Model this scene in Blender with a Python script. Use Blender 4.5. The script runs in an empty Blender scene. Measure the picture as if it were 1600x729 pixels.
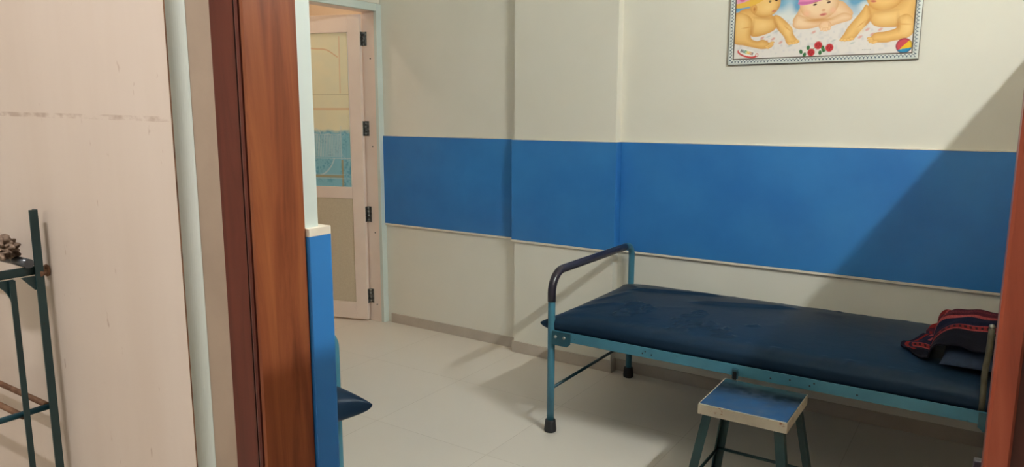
import bpy, bmesh, math, random
import numpy as np
from mathutils import Vector, Matrix, noise
random.seed(7)
SC = bpy.context.scene
COL = SC.collection
PI = math.pi

# ------------------------------------------------------------------ materials
def srgb(r, g, b):
    def f(c):
        c /= 255.0
        return c / 12.92 if c <= .04045 else ((c + .055) / 1.055) ** 2.4
    return (f(r), f(g), f(b), 1.0)

def base_mat(name, rough=.5, metal=0.0, spec=.5):
    m = bpy.data.materials.new(name); m.use_nodes = True
    nt = m.node_tree; b = nt.nodes['Principled BSDF']
    b.inputs['Roughness'].default_value = rough
    b.inputs['Metallic'].default_value = metal
    b.inputs['Specular IOR Level'].default_value = spec
    return m, nt, b

def pos_node(nt, scale=(1, 1, 1), loc=(0, 0, 0), obj=True):
    tc = nt.nodes.new('ShaderNodeTexCoord'); mp = nt.nodes.new('ShaderNodeMapping')
    nt.links.new(tc.outputs['Object'], mp.inputs[0])
    mp.inputs['Scale'].default_value = scale; mp.inputs['Location'].default_value = loc
    return mp.outputs[0]

def noise_node(nt, vec, scale, detail=4, rough=.55, dist=0):
    n = nt.nodes.new('ShaderNodeTexNoise')
    nt.links.new(vec, n.inputs['Vector'])
    n.inputs['Scale'].default_value = scale; n.inputs['Detail'].default_value = detail
    n.inputs['Roughness'].default_value = rough; n.inputs['Distortion'].default_value = dist
    return n.outputs['Fac']

def ramp(nt, fac, stops):
    r = nt.nodes.new('ShaderNodeValToRGB'); e = r.color_ramp.elements
    while len(e) < len(stops): e.new(.5)
    for i, (p, c) in enumerate(stops):
        e[i].position = p; e[i].color = c if len(c) == 4 else (*c, 1)
    nt.links.new(fac, r.inputs[0])
    return r.outputs[0]

def mixc(nt, fac, a, b):
    m = nt.nodes.new('ShaderNodeMix'); m.data_type = 'RGBA'
    for s, v in ((0, fac), (6, a), (7, b)):
        if hasattr(v, 'is_linked') or isinstance(v, bpy.types.NodeSocket): nt.links.new(v, m.inputs[s])
        else: m.inputs[s].default_value = v
    return m.outputs[2]

def bump(nt, b, h, strength=.2, dist=.01):
    n = nt.nodes.new('ShaderNodeBump'); n.inputs['Strength'].default_value = strength
    n.inputs['Distance'].default_value = dist
    nt.links.new(h, n.inputs['Height']); nt.links.new(n.outputs[0], b.inputs['Normal'])

def mottled(name, c1, c2, scale=3, rough=.5, metal=0, bscale=None, bstr=.1, spec=.5, stretch=(1, 1, 1), lo=.35, hi=.65):
    m, nt, b = base_mat(name, rough, metal, spec)
    v = pos_node(nt, stretch)
    f = noise_node(nt, v, scale)
    nt.links.new(ramp(nt, f, [(lo, c1), (hi, c2)]), b.inputs['Base Color'])
    if bscale:
        bump(nt, b, noise_node(nt, pos_node(nt), bscale, 3), bstr, .004)
    return m

def chipped(name, c1, c2, chip, amount=.66, rough=.4, scale=38):
    m, nt, b = base_mat(name, rough)
    v = pos_node(nt)
    col = ramp(nt, noise_node(nt, v, 6), [(.35, c1), (.65, c2)])
    k = ramp(nt, noise_node(nt, v, scale, 5, .6), [(amount, (0, 0, 0, 1)), (amount + .03, (1, 1, 1, 1))])
    nt.links.new(mixc(nt, k, col, chip), b.inputs['Base Color'])
    bump(nt, b, noise_node(nt, v, 60, 3), .08, .003)
    return m

def wood(name, c1, c2, c3, rough=.32):
    m, nt, b = base_mat(name, rough)
    v = pos_node(nt, (1, 1, .07))
    f = noise_node(nt, v, 26, 6, .6, 1.2)
    g = noise_node(nt, pos_node(nt, (1, 1, .3)), 3.2, 3)
    col = ramp(nt, f, [(.3, c1), (.5, c2), (.72, c3)])
    big = ramp(nt, g, [(.32, (.55, .46, .46, 1)), (.68, (1.25, 1.15, .95, 1))])
    mm = nt.nodes.new('ShaderNodeMix'); mm.data_type = 'RGBA'; mm.blend_type = 'MULTIPLY'
    mm.inputs[0].default_value = .8
    nt.links.new(col, mm.inputs[6]); nt.links.new(big, mm.inputs[7])
    nt.links.new(mm.outputs[2], b.inputs['Base Color'])
    bump(nt, b, f, .08, .002)
    return m

def attr_mat(name, rough=.3, spec=.5):
    m, nt, b = base_mat(name, rough, 0, spec)
    a = nt.nodes.new('ShaderNodeVertexColor'); a.layer_name = 'print'
    nt.links.new(a.outputs[0], b.inputs['Base Color'])
    return m

def emis(name, col, s):
    m = bpy.data.materials.new(name); m.use_nodes = True
    nt = m.node_tree; nt.nodes.clear()
    e = nt.nodes.new('ShaderNodeEmission'); o = nt.nodes.new('ShaderNodeOutputMaterial')
    e.inputs[0].default_value = (*col, 1); e.inputs[1].default_value = s
    nt.links.new(e.outputs[0], o.inputs[0])
    return m

M = {}
M['cream'] = mottled('cream_wall_paint', srgb(225, 221, 209), srgb(231, 227, 216), 1.3, .55, bscale=90, bstr=.05)
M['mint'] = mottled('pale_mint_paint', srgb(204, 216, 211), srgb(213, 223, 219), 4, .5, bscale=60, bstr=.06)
M['plaster'] = mottled('brownish_plaster', srgb(158, 142, 126), srgb(172, 156, 139), 6, .75, bscale=50, bstr=.15)
M['ceiling'] = mottled('white_ceiling_paint', srgb(226, 225, 216), srgb(232, 231, 224), 2, .7)
M['blue'] = mottled('royal_blue_paint', srgb(44, 112, 182), srgb(54, 126, 194), 2.2, .33, bscale=45, bstr=.05)
M['ledge'] = mottled('cream_ledge_paint', srgb(222, 212, 196), srgb(232, 224, 208), 30, .5)
M['skirting'] = mottled('grey_beige_skirting_tile', srgb(182, 170, 158), srgb(192, 180, 168), 9, .35)
M['pvc'] = mottled('pinkish_white_plastic', srgb(234, 217, 207), srgb(239, 223, 213), 5, .35)
M['pvc_panel'] = mottled('beige_panel', srgb(198, 186, 164), srgb(206, 195, 174), 120, .5)
M['bath'] = mottled('peach_bathroom_paint', srgb(234, 214, 190), srgb(240, 222, 200), 2, .5)
M['wood'] = wood('red_brown_varnished_wood', srgb(100, 52, 36), srgb(138, 80, 54), srgb(164, 102, 66))
M['wood_orange'] = wood('orange_red_wood', srgb(112, 48, 34), srgb(148, 72, 50), srgb(166, 90, 66), .4)
M['wood_dark'] = wood('dark_red_brown_wood', srgb(70, 32, 28), srgb(98, 48, 40), srgb(116, 62, 50))
M['groove'] = base_mat('dark_gap', .8)[0]; M['groove'].node_tree.nodes['Principled BSDF'].inputs[0].default_value = srgb(38, 22, 22)
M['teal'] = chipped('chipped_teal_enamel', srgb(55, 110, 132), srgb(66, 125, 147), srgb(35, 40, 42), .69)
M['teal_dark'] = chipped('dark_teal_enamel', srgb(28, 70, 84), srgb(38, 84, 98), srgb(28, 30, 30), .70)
M['tape'] = mottled('black_vinyl_tape', srgb(32, 28, 38), srgb(48, 42, 54), 20, .3, stretch=(1, 6, 1))
M['rubber'] = mottled('black_rubber', srgb(24, 24, 28), srgb(34, 34, 38), 20, .55)
M['steel'] = mottled('dull_steel', srgb(150, 150, 145), srgb(185, 185, 178), 30, .35, 1.0)
M['zinc'] = mottled('grey_hinge_steel', srgb(92, 94, 94), srgb(150, 150, 148), 60, .35, .9)
M['rod'] = mottled('olive_grey_metal', srgb(88, 82, 66), srgb(104, 98, 80), 30, .45, .3)
M['green'] = chipped('dark_green_enamel', srgb(28, 56, 60), srgb(38, 70, 73), srgb(52, 44, 36), .68, .4)
M['rust'] = mottled('rusty_bare_steel', srgb(96, 66, 46), srgb(152, 118, 92), 30, .7, .2, 90, .2)
M['darkpipe'] = mottled('dark_glossy_pipe', srgb(62, 68, 76), srgb(110, 116, 122), 14, .2, .5)
M['rag'] = mottled('brown_grey_rag', srgb(92, 74, 60), srgb(150, 132, 116), 22, .85, bscale=120, bstr=.6)
M['dot'] = base_mat('dark_screw', .5, .5)[0]; M['dot'].node_tree.nodes['Principled BSDF'].inputs[0].default_value = srgb(30, 30, 32)
M['shade_almirah'] = mottled('tan_bounce_steel', srgb(172, 142, 108), srgb(182, 152, 116), 2, .4)  # tan picked so the added cupboards bounce warm light into the shade
M['plasticwhite'] = mottled('white_plastic', srgb(232, 232, 228), srgb(240, 240, 236), 4, .4)
M['print'] = attr_mat('printed_poster', .25)
M['framepat'] = attr_mat('patterned_frame', .35)
M['filmglass'] = attr_mat('patterned_glass', .18)
M['shawl'] = attr_mat('woven_shawl', .9, .1)
M['pillow'] = mottled('navy_pillow_cloth', srgb(22, 38, 62), srgb(28, 46, 72), 40, .8, bscale=300, bstr=.2)

def vinyl():
    m, nt, b = base_mat('navy_rexine', .36, 0, .5); b.inputs['IOR'].default_value = 1.2
    v = pos_node(nt)
    nt.links.new(ramp(nt, noise_node(nt, v, 5), [(.2, srgb(24, 42, 61)), (.8, srgb(28, 47, 67))]), b.inputs['Base Color'])
    a = noise_node(nt, v, 9, 5, .6, 1.5)
    bump(nt, b, a, .05, .02)
    return m
M['vinyl'] = vinyl()

def floor_mat():
    m, nt, b = base_mat('vitrified_floor_tile', .22)
    v = pos_node(nt, (1, 1, 1), (1.085 + 6.4, 6.4 - 2.39, 0))
    br = nt.nodes.new('ShaderNodeTexBrick'); br.offset = 0; br.squash = 1
    nt.links.new(v, br.inputs['Vector'])
    br.inputs['Scale'].default_value = 1
    br.inputs['Brick Width'].default_value = .64; br.inputs['Row Height'].default_value = .64
    br.inputs['Mortar Size'].default_value = .0011; br.inputs['Mortar Smooth'].default_value = .3
    br.inputs['Bias'].default_value = 0
    br.inputs['Color1'].default_value = srgb(218, 210, 200); br.inputs['Color2'].default_value = srgb(221, 213, 203)
    br.inputs['Mortar'].default_value = srgb(186, 175, 161)
    f = ramp(nt, noise_node(nt, pos_node(nt), 2.5, 2), [(.2, (.975, .97, .965, 1)), (.8, (1.01, 1.01, 1.01, 1))])
    mm = nt.nodes.new('ShaderNodeMix'); mm.data_type = 'RGBA'; mm.blend_type = 'MULTIPLY'; mm.inputs[0].default_value = 1
    nt.links.new(br.outputs['Color'], mm.inputs[6]); nt.links.new(f, mm.inputs[7])
    nt.links.new(mm.outputs[2], b.inputs['Base Color'])
    b.inputs['Roughness'].default_value = .3
    return m
M['floor'] = floor_mat()

def board_mat():
    m, nt, b = base_mat('pinkish_board_laminate', .42)
    v = pos_node(nt, (1.6, 1, .25))
    col = ramp(nt, noise_node(nt, v, 5, 4), [(.3, srgb(218, 206, 194)), (.7, srgb(226, 216, 206))])
    g = nt.nodes.new('ShaderNodeNewGeometry'); sp = nt.nodes.new('ShaderNodeSeparateXYZ')
    nt.links.new(g.outputs['Position'], sp.inputs[0])
    def mth(op, a, bb):
        n = nt.nodes.new('ShaderNodeMath'); n.operation = op
        for i, q in enumerate((a, bb)):
            if isinstance(q, bpy.types.NodeSocket): nt.links.new(q, n.inputs[i])
            else: n.inputs[i].default_value = q
        return n.outputs[0]
    # brown tape residue on the horizontal joint, broken up by noise
    d = mth('ABSOLUTE', mth('SUBTRACT', mth('ADD', sp.outputs[2], mth('MULTIPLY', sp.outputs[0], .012)), 1.4295), 0)
    line = mth('LESS_THAN', d, .0035)
    blot = ramp(nt, noise_node(nt, pos_node(nt, (1, 1, 2)), 24, 4), [(.45, (.0,) * 3), (.62, (.55,) * 3)])
    k = mth('MULTIPLY', line, blot)
    col = mixc(nt, k, col, srgb(165, 140, 122))
    # small scuffs
    s = ramp(nt, noise_node(nt, pos_node(nt, (1, 1, .4)), 55, 3), [(.7, (0, 0, 0)), (.76, (.6, .6, .6))])
    col = mixc(nt, s, col, srgb(172, 148, 130))
    nt.links.new(col, b.inputs['Base Color'])
    return m
M['board'] = board_mat()

def stooltop():
    m, nt, b = base_mat('worn_stainless_steel', .16, 1.0)
    v = pos_node(nt)
    nt.links.new(ramp(nt, noise_node(nt, v, 8, 5), [(.3, srgb(170, 172, 170)), (.7, srgb(205, 206, 202))]), b.inputs['Base Color'])
    nt.links.new(ramp(nt, noise_node(nt, v, 25, 5), [(.3, (.1,) * 3), (.7, (.26,) * 3)]), b.inputs['Roughness'])
    bump(nt, b, noise_node(nt, v, 6, 3), .12, .01)
    return m
M['stooltop'] = stooltop()
M['stooledge'] = chipped('stained_steel_edge', srgb(186, 176, 158), srgb(206, 198, 180), srgb(150, 108, 80), .62, .45, 30)

# ------------------------------------------------------------------ mesh helpers
class MB:
    """collects shapes in world (or thing-local) coordinates; build() links them as ONE mesh object"""
    def __init__(s): s.bm = bmesh.new(); s.mi = 0; s.sm = False
    def _add(s, verts, faces, smooth=None):
        vs = [s.bm.verts.new(v) for v in verts]; out = []
        for f in faces:
            try: q = s.bm.faces.new([vs[i] for i in f])
            except ValueError: continue
            q.material_index = s.mi; q.smooth = s.sm if smooth is None else smooth; out.append(q)
        return vs, out
    def box(s, x0, x1, y0, y1, z0, z1, bev=0, seg=2):
        v = [(x, y, z) for x in (x0, x1) for y in (y0, y1) for z in (z0, z1)]
        f = [(0, 1, 3, 2), (4, 6, 7, 5), (0, 4, 5, 1), (2, 3, 7, 6), (0, 2, 6, 4), (1, 5, 7, 3)]
        vs, fs = s._add(v, f)
        if bev:
            es = list({e for q in fs for e in q.edges})
            bmesh.ops.bevel(s.bm, geom=es, offset=bev, segments=seg, profile=.5, affect='EDGES', clamp_overlap=True, material=-1)
        return s
    def prism(s, poly, z0, z1, mats=None):
        n = len(poly)
        v = [(x, y, z0) for x, y in poly] + [(x, y, z1) for x, y in poly]
        f = [(i, (i + 1) % n, n + (i + 1) % n, n + i) for i in range(n)] + [tuple(range(n))[::-1], tuple(range(n, 2 * n))]
        vs, fs = s._add(v, f)
        if mats:
            for i, m in enumerate(mats): fs[i].material_index = m
        return s
    def rprism(s, o, ax, ay, az, poly, h):
        """poly in the (ax, ay) plane at o, extruded by h along az"""
        o, ax, ay, az = (Vector(q) for q in (o, ax, ay, az))
        n = len(poly)
        v = [o + ax * x + ay * y for x, y in poly] + [o + ax * x + ay * y + az * h for x, y in poly]
        f = [(i, (i + 1) % n, n + (i + 1) % n, n + i) for i in range(n)] + [tuple(range(n))[::-1], tuple(range(n, 2 * n))]
        s._add(v, f); return s
    def tube(s, pts, r, seg=14, cap=True):
        pts = [Vector(p) for p in pts]; rr = r if isinstance(r, (list, tuple)) else [r] * len(pts)
        rings = []; up = None
        for i, p in enumerate(pts):
            t = (pts[min(i + 1, len(pts) - 1)] - pts[max(i - 1, 0)]).normalized()
            if up is None:
                up = Vector((0, 0, 1)) if abs(t.z) < .9 else Vector((1, 0, 0))
            a = t.cross(up).normalized(); b = a.cross(t).normalized(); up = b
            rings.append([s.bm.verts.new(p + (a * math.cos(2 * PI * k / seg) + b * math.sin(2 * PI * k / seg)) * rr[i]) for k in range(seg)])
        for i in range(len(rings) - 1):
            for k in range(seg):
                q = s.bm.faces.new([rings[i][k], rings[i][(k + 1) % seg], rings[i + 1][(k + 1) % seg], rings[i + 1][k]])
                q.material_index = s.mi; q.smooth = True
        if cap:
            for rg in (rings[0], rings[-1]):
                q = s.bm.faces.new(rg); q.material_index = s.mi
        return s
    def lathe(s, c, prof, seg=20, axis=(0, 0, 1)):
        """prof: list of (radius, height) along axis from point c"""
        ax = Vector(axis).normalized(); t = Vector((1, 0, 0)) if abs(ax.x) < .9 else Vector((0, 1, 0))
        a = ax.cross(t).normalized(); b = ax.cross(a); c = Vector(c); rings = []
        for r, h in prof:
            rings.append([s.bm.verts.new(c + ax * h + (a * math.cos(2 * PI * k / seg) + b * math.sin(2 * PI * k / seg)) * max(r, 1e-4)) for k in range(seg)])
        for i in range(len(rings) - 1):
            for k in range(seg):
                q = s.bm.faces.new([rings[i][k], rings[i][(k + 1) % seg], rings[i + 1][(k + 1) % seg], rings[i + 1][k]])
                q.material_index = s.mi; q.smooth = True
        for rg in (rings[0], rings[-1]):
            q = s.bm.faces.new(rg); q.material_index = s.mi
        return s
    def build(s, name, mats, parent=None, off=(0, 0, 0), recalc=True):
        """off: subtracted from the vertices (parent's location), so that the thing keeps its base as origin"""
        if recalc: bmesh.ops.recalc_face_normals(s.bm, faces=s.bm.faces[:])
        me = bpy.data.meshes.new(name)
        if any(off): bmesh.ops.translate(s.bm, verts=s.bm.verts[:], vec=-Vector(off))
        s.bm.to_mesh(me); s.bm.free()
        for m in (mats if isinstance(mats, (list, tuple)) else [mats]): me.materials.append(m)
        o = bpy.data.objects.new(name, me); COL.objects.link(o)
        if parent: o.parent = parent
        return o

def empty(name, loc):
    o = bpy.data.objects.new(name, None); COL.objects.link(o); o.location = loc
    o.empty_display_size = .1
    return o

def tag(o, label=None, cat=None, group=None, kind=None):
    if label: o['label'] = label
    if cat: o['category'] = cat
    if group: o['group'] = group
    if kind: o['kind'] = kind
    return o

def struct(o, label, cat):
    return tag(o, label, cat, None, 'structure')

def copy_tree(o, parent=None):
    c = o.copy(); COL.objects.link(c)
    if parent: c.parent = parent
    for ch in list(o.children): copy_tree(ch, c)
    return c

def arc(c, r, a0, a1, n, u, v):
    c, u, v = Vector(c), Vector(u), Vector(v)
    return [c + u * (r * math.cos(a0 + (a1 - a0) * i / n)) + v * (r * math.sin(a0 + (a1 - a0) * i / n)) for i in range(n + 1)]

def color_grid(name, P, C, mat, parent=None, smooth=False):
    """P: (ny, nx, 3) points, C: (ny, nx, 3) linear colours -> one grid mesh with a colour attribute"""
    ny, nx = P.shape[:2]
    idx = np.arange(ny * nx).reshape(ny, nx)
    F = np.stack([idx[:-1, :-1], idx[:-1, 1:], idx[1:, 1:], idx[1:, :-1]], -1).reshape(-1, 4)
    me = bpy.data.meshes.new(name)
    me.from_pydata(P.reshape(-1, 3).tolist(), [], F.tolist())
    a = me.color_attributes.new('print', 'FLOAT_COLOR', 'POINT')
    cc = np.ones((ny * nx, 4), np.float32); cc[:, :3] = C.reshape(-1, 3)
    a.data.foreach_set('color', cc.ravel())
    me.materials.append(mat)
    if smooth: me.polygons.foreach_set('use_smooth', [True] * len(me.polygons))
    me.update()
    o = bpy.data.objects.new(name, me); COL.objects.link(o)
    if parent: o.parent = parent
    return o

def lin(c):
    c = np.array(c, float) / 255.0
    return np.where(c <= .04045, c / 12.92, ((c + .055) / 1.055) ** 2.4)

# ------------------------------------------------------------------ the setting
YB, YP = 3.67, 3.61            # back wall, pilaster face
XL, XR = -3.50, .72            # left / right room walls
YF0, YF1 = .57, .672           # corridor face / room face of the doorway wall
ZC = 2.95

b = MB(); b.box(-5.2, 2.2, -1.9, 4.7, -.06, 0)
struct(b.build('floor', M['floor']), 'beige vitrified tile floor with thin joints', 'floor')
b = MB(); b.box(-5.2, 2.2, -1.9, 4.7, ZC, ZC + .06)
struct(b.build('ceiling', M['ceiling']), 'plain white ceiling above the room', 'ceiling')

b = MB()
PX0, PX1 = -2.39, -1.737
b.prism([(XL - .12, YB), (PX0, YB), (PX0, YP), (PX1, YP), (PX1, YB), (XR + .1, YB), (XR + .1, YB + .1), (XL - .12, YB + .1)], 0, ZC)
struct(b.build('wall_back', M['cream']), 'cream back wall with a shallow pilaster behind the bed', 'wall')

# skirting tiles: one piece per wall run
b = MB(); z = .066
b.box(-3.452, PX0 - .001, YB - .010, YB - .0005, 0, z, .0015)
b.box(PX0 - .011, PX0, YP - .008, YB - .011, 0, z, .0015)
b.box(PX0 - .011, PX1 + .011, YP - .011, YP - .0005, 0, z + .003, .0015)
b.box(PX1 + .0005, PX1 + .011, YP - .0005, YB - .011, 0, z + .003, .0015)
b.box(PX1 + .002, XR - .001, YB - .010, YB - .0005, 0, z, .0015)
struct(b.build('baseboard_back', M['skirting']), 'grey beige skirting tiles along the foot of the back wall', 'baseboard')

# blue dado: panels with a cream ledge above and lip below
def dado(name, label, runs, outline=None):
    b = MB()
    if outline:
        b.prism(outline, .700, 1.2860); t = struct(b.build(name, M['blue']), label, 'wall band')
        l = MB(); l.prism(outline, 1.2862, 1.297); l.build('ledge', M['ledge'], t)
        l = MB(); l.prism(outline, .688, .6998); l.build('lower_lip', M['ledge'], t)
        return t
    for (x0, x1, y0, y1) in runs: b.box(x0, x1, y0, y1, .700, 1.292, .0015, 1)
    t = b.build(name, M['blue'])
    struct(t, label, 'wall band')
    l = MB()
    for (x0, x1, y0, y1) in runs:
        l.box(x0, x1, y0, y1, 1.2922, 1.297, .001, 1)
    l.build('ledge', M['ledge'], t)
    l = MB()
    for (x0, x1, y0, y1) in runs:
        l.box(x0, x1, y0, y1, .688, .6998, .001, 1)
    l.build('lower_lip', M['ledge'], t)
    return t
T = .0145
dado('trim_1', 'royal blue band across the back wall and its pilaster',
     [(-3.494, PX0 - .0125, YB - T, YB - .0004), (PX0 - .012, PX0 - .0004, YP - T + .0005, YB - .0004), (PX0 - .012, PX1 + .012, YP - T, YP - .0004),
      (PX1 + .0004, PX1 + .012, YP - .0002, YB - .0004), (PX1 + .0125, XR - .001, YB - T, YB - .0004)])

# doorway wall between corridor and room; notch for the wooden frame
DX0, DX1, DZ = -.822, .072, 1.99
b = MB()
b.prism([(-5.0, YF0), (DX0, YF0), (DX0, .646), (-.765, .646), (-.765, YF1), (-5.0, YF1)], 0, ZC, [0, 1, 1, 1, 2, 2])
b.prism([(DX1, YF0), (2.0, YF0), (2.0, YF1), (.015, YF1), (.015, .646), (DX1, .646)], 0, ZC, [0, 1, 2, 1, 1, 1])
b.mi = 2; b.box(DX0, DX1, YF0, YF1, DZ + .062, ZC)
struct(b.build('wall_front', [M['plaster'], M['mint'], M['cream']]), 'doorway wall with pale mint return beside the wooden frame', 'wall')

dado('trim_2', 'blue band wrapping the wall end beside the wooden door jamb',
     None, [(-3.48, YF1 + .0004), (-.7648, YF1 + .0004), (-.7648, .647), (-.7560, .647), (-.7550, .648), (-.7550, YF1 + T - .003), (-.7558, YF1 + T - .0008), (-.758, YF1 + T), (-3.48, YF1 + T)])
# rounded cream cap where the band's ledge turns the wall end is part of the ledge runs above

b = MB(); b.box(XL - .1, XL, YF1 + .0005, 2.86, 0, ZC); b.box(XL - .1, XL, 2.86, YB - .0005, 2.152, ZC)
struct(b.build('wall_left', M['cream']), 'cream left wall holding the white bathroom door', 'wall')
dado('trim_3', 'blue band along the left wall up to the white door', [(XL + .0004, XL + T, YF1 + T + .002, 2.83)])
b = MB(); b.box(XR, XR + .1, YF1 + .0005, YB - .0005, 0, ZC)
struct(b.build('wall_right', M['cream']), 'cream right wall of the room behind the doorway jamb', 'wall')

# corridor: panelled board wall left, plain walls around
b = MB()
ar = [(-.878 - .0145 * math.cos(a), .5695 - .0145 * math.sin(a)) for a in [PI / 2 * i / 10 for i in range(1, 10)]]
fil = [(-.893, .5550)] + [(-.8785 - .0145 * math.cos(PI / 2 * i / 8), .5550 + .0145 * math.sin(PI / 2 * i / 8)) for i in range(0, 9)]
poly = [(-3.4, .55), (-.8946, .55), (-.893, .5512)] + fil + [(-3.4, .5695)]
b.prism(poly, 0, ZC, [0, 2] + [1] * (len(poly) - 4) + [1, 0, 0])
struct(b.build('wall_corridor_panel', [M['board'], M['mint'], M['rust']]), 'pinkish beige board wall with a taped horizontal joint', 'wall')
b = MB(); b.box(-3.5, 2.1, -1.75, -1.65, 0, ZC)
struct(b.build('wall_corridor_rear', M['cream']), 'cream corridor wall facing the doorway', 'wall')
b = MB(); b.box(2.0, 2.1, -1.65, YF0 - .001, 0, ZC)
struct(b.build('wall_corridor_right', M['cream']), 'cream end wall on the right of the corridor', 'wall')
b = MB(); b.box(-3.5, -3.4, -1.65, .549, 0, ZC)
struct(b.build('wall_corridor_left', M['cream']), 'cream end wall on the left of the corridor', 'wall')

# bathroom behind the white door
b = MB(); b.box(-5.1, -5.0, 1.6, 4.5, 0, ZC); b.box(-5.0, XL - .101, 4.4, 4.5, 0, ZC); b.box(-5.0, XL - .101, 1.6, 1.7, 0, ZC)
b.box(XL - .22, XL - .1215, YB + .1005, 4.4, 0, ZC)
struct(b.build('wall_bathroom', M['bath']), 'peach painted wall seen above the open white door', 'wall')

# ------------------------------------------------------------------ wooden doorway (door_1)
d1 = empty('door_1', (-.375, .6, 0)); struct(d1, 'red brown varnished wooden door frame with open leaf', 'door frame')
o1 = (-.375, .6, 0)
b = MB()
b.prism([(-.822, .565), (-.7765, .565), (-.7758, .5685), (-.7742, .5685), (-.7735, .5645), (-.770, .5632), (-.7667, .5645), (-.766, .5685), (-.7642, .5685), (-.7635, .565),
         (-.760, .567), (-.760, .645), (-.8215, .645)], 0, DZ + .06, [1, 2, 2, 1, 1, 1, 1, 2, 2, 0, 0, 0, 1])
jl = b.build('jamb', [M['wood'], M['wood_dark'], M['groove']], d1, o1)
jl['label'] = 'red brown left jamb with beaded edge'
b = MB()
b.prism([(.0085, .567), (.0105, .565), (.0220, .565), (.0235, .567), (.0235, .5775), (.0715, .5775), (.0715, .645), (.0085, .645)], 0, DZ + .06, [0, 0, 0, 1, 1, 0, 0, 0])
jr = b.build('jamb', [M['wood_orange'], M['wood_dark']], d1, o1)
jr['label'] = 'orange red right jamb'
b = MB(); b.box(-.7595, .008, .566, .645, DZ, DZ + .06, .002)
b.build('frame_head', M['wood'], d1, o1)
# leaf opened square into the room, hidden behind the right jamb
b = MB(); b.box(.032, .066, .650, 1.395, .008, 1.935, .003)
lf = b.build('door_leaf', M['wood_orange'], d1, o1)
b = MB()
b.box(.0065, .0318, 1.300, 1.318, .820, .9115, .002)
lk = b.build('rim_lock', M['tape'], lf, o1)
b = MB(); b.lathe((.0145, 1.2998, .889), [(.0068, 0), (.0068, -.0006)], 14, (0, 1, 0)); b.build('keyhole_plate', M['dot'], lk, o1)
b = MB(); b.lathe((.0145, 1.2991, .887), [(.0030, 0), (.0026, -.0012), (.001, -.0016)], 12, (0, 1, 0)); b.build('key_stud', M['steel'], lk, o1)

# ------------------------------------------------------------------ white bathroom door (door_2)
HX, HY = -3.61, 3.622
d2 = empty('door_2', (-3.55, 3.3, 0)); struct(d2, 'white plastic bathroom door standing half open in the corner', 'door')
o2 = (-3.55, 3.3, 0)
fm, fnt = M['mint'], None
b = MB(); zt = 2.148
# outer face strip (towards the room) and reveal in one section, both jambs and head
b.box(-3.512, -3.485, 3.622, 3.6695, 0, zt, .003); b.box(-3.512, -3.485, 2.862, 2.909, 0, zt, .003)
b.box(-3.512, -3.485, 2.9095, 3.6215, 2.100, zt, .003)
b.build('architrave', M['mint'], d2, o2).__setitem__('label', 'white face strip of the door frame')
b = MB()
b.box(-3.625, -3.5125, 3.626, 3.6695, 0, zt, .002); b.box(-3.625, -3.5125, 2.862, 2.905, 0, zt, .002)
b.box(-3.625, -3.5125, 2.9055, 3.6255, 2.103, zt, .002)
fr = b.build('door_frame', M['pvc'], d2, o2)
b = MB()
for zz in (1.80, 1.22, .63, .12):
    b.lathe((-3.553, 3.6262, zz), [(.0052, 0), (.0045, -.0016), (.002, -.002)], 10, (0, 1, 0))
b.build('screw', M['dot'], fr, o2)

ld = Vector((-.956, -.292, 0)).normalized(); ln = Vector((ld.y, -ld.x, 0))   # along the leaf, and its face towards the room
if ln.y > 0: ln = -ln
LW, LT = .67, .034
hinge = Vector((HX, HY - .004, 0)) + ln * .036 + ld * .004
DU = .019
def lbox(mb, u0, u1, z0, z1, t0, t1, bev=.002):
    m2 = MB(); m2.box(u0, u1, t0, t1, z0, z1, bev)
    me = bpy.data.meshes.new('t'); 
    mat = Matrix(((ld.x, -ln.x, 0, hinge.x), (ld.y, -ln.y, 0, hinge.y), (0, 0, 1, 0), (0, 0, 0, 1)))
    m2.bm.transform(mat); m2.bm.to_mesh(me); m2.bm.free(); mb.bm.from_mesh(me); bpy.data.meshes.remove(me)
# t runs away from the room: 0 = face towards the room
b = MB()
lbox(b, 0, .089, .012, 2.086, 0, LT); lbox(b, LW - .089, LW, .012, 2.086, 0, LT)
lbox(b, .0892, LW - .0892, .012, .130, .0005, LT); lbox(b, .0892, LW - .0892, .862, .942, .0005, LT); lbox(b, .0892, LW - .0892, 1.972, 2.086, .0005, LT)
leaf = b.build('door_leaf', M['pvc'], d2, o2)
b = MB(); lbox(b, .0895, LW - .0895, .131, .861, .008, .024, .001)
b.build('lower_panel', M['pvc_panel'], leaf, o2)['label'] = 'beige lower panel of the white door'
b = MB()
for u0, u1, z0, z1 in ((.0895, .0955, .942, 1.972), (LW - .0955, LW - .0895, .942, 1.972)):
    lbox(b, u0, u1, z0, z1, .002, .014, .001)
b.build('glazing_bead', M['plasticwhite'], leaf, o2)

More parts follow.
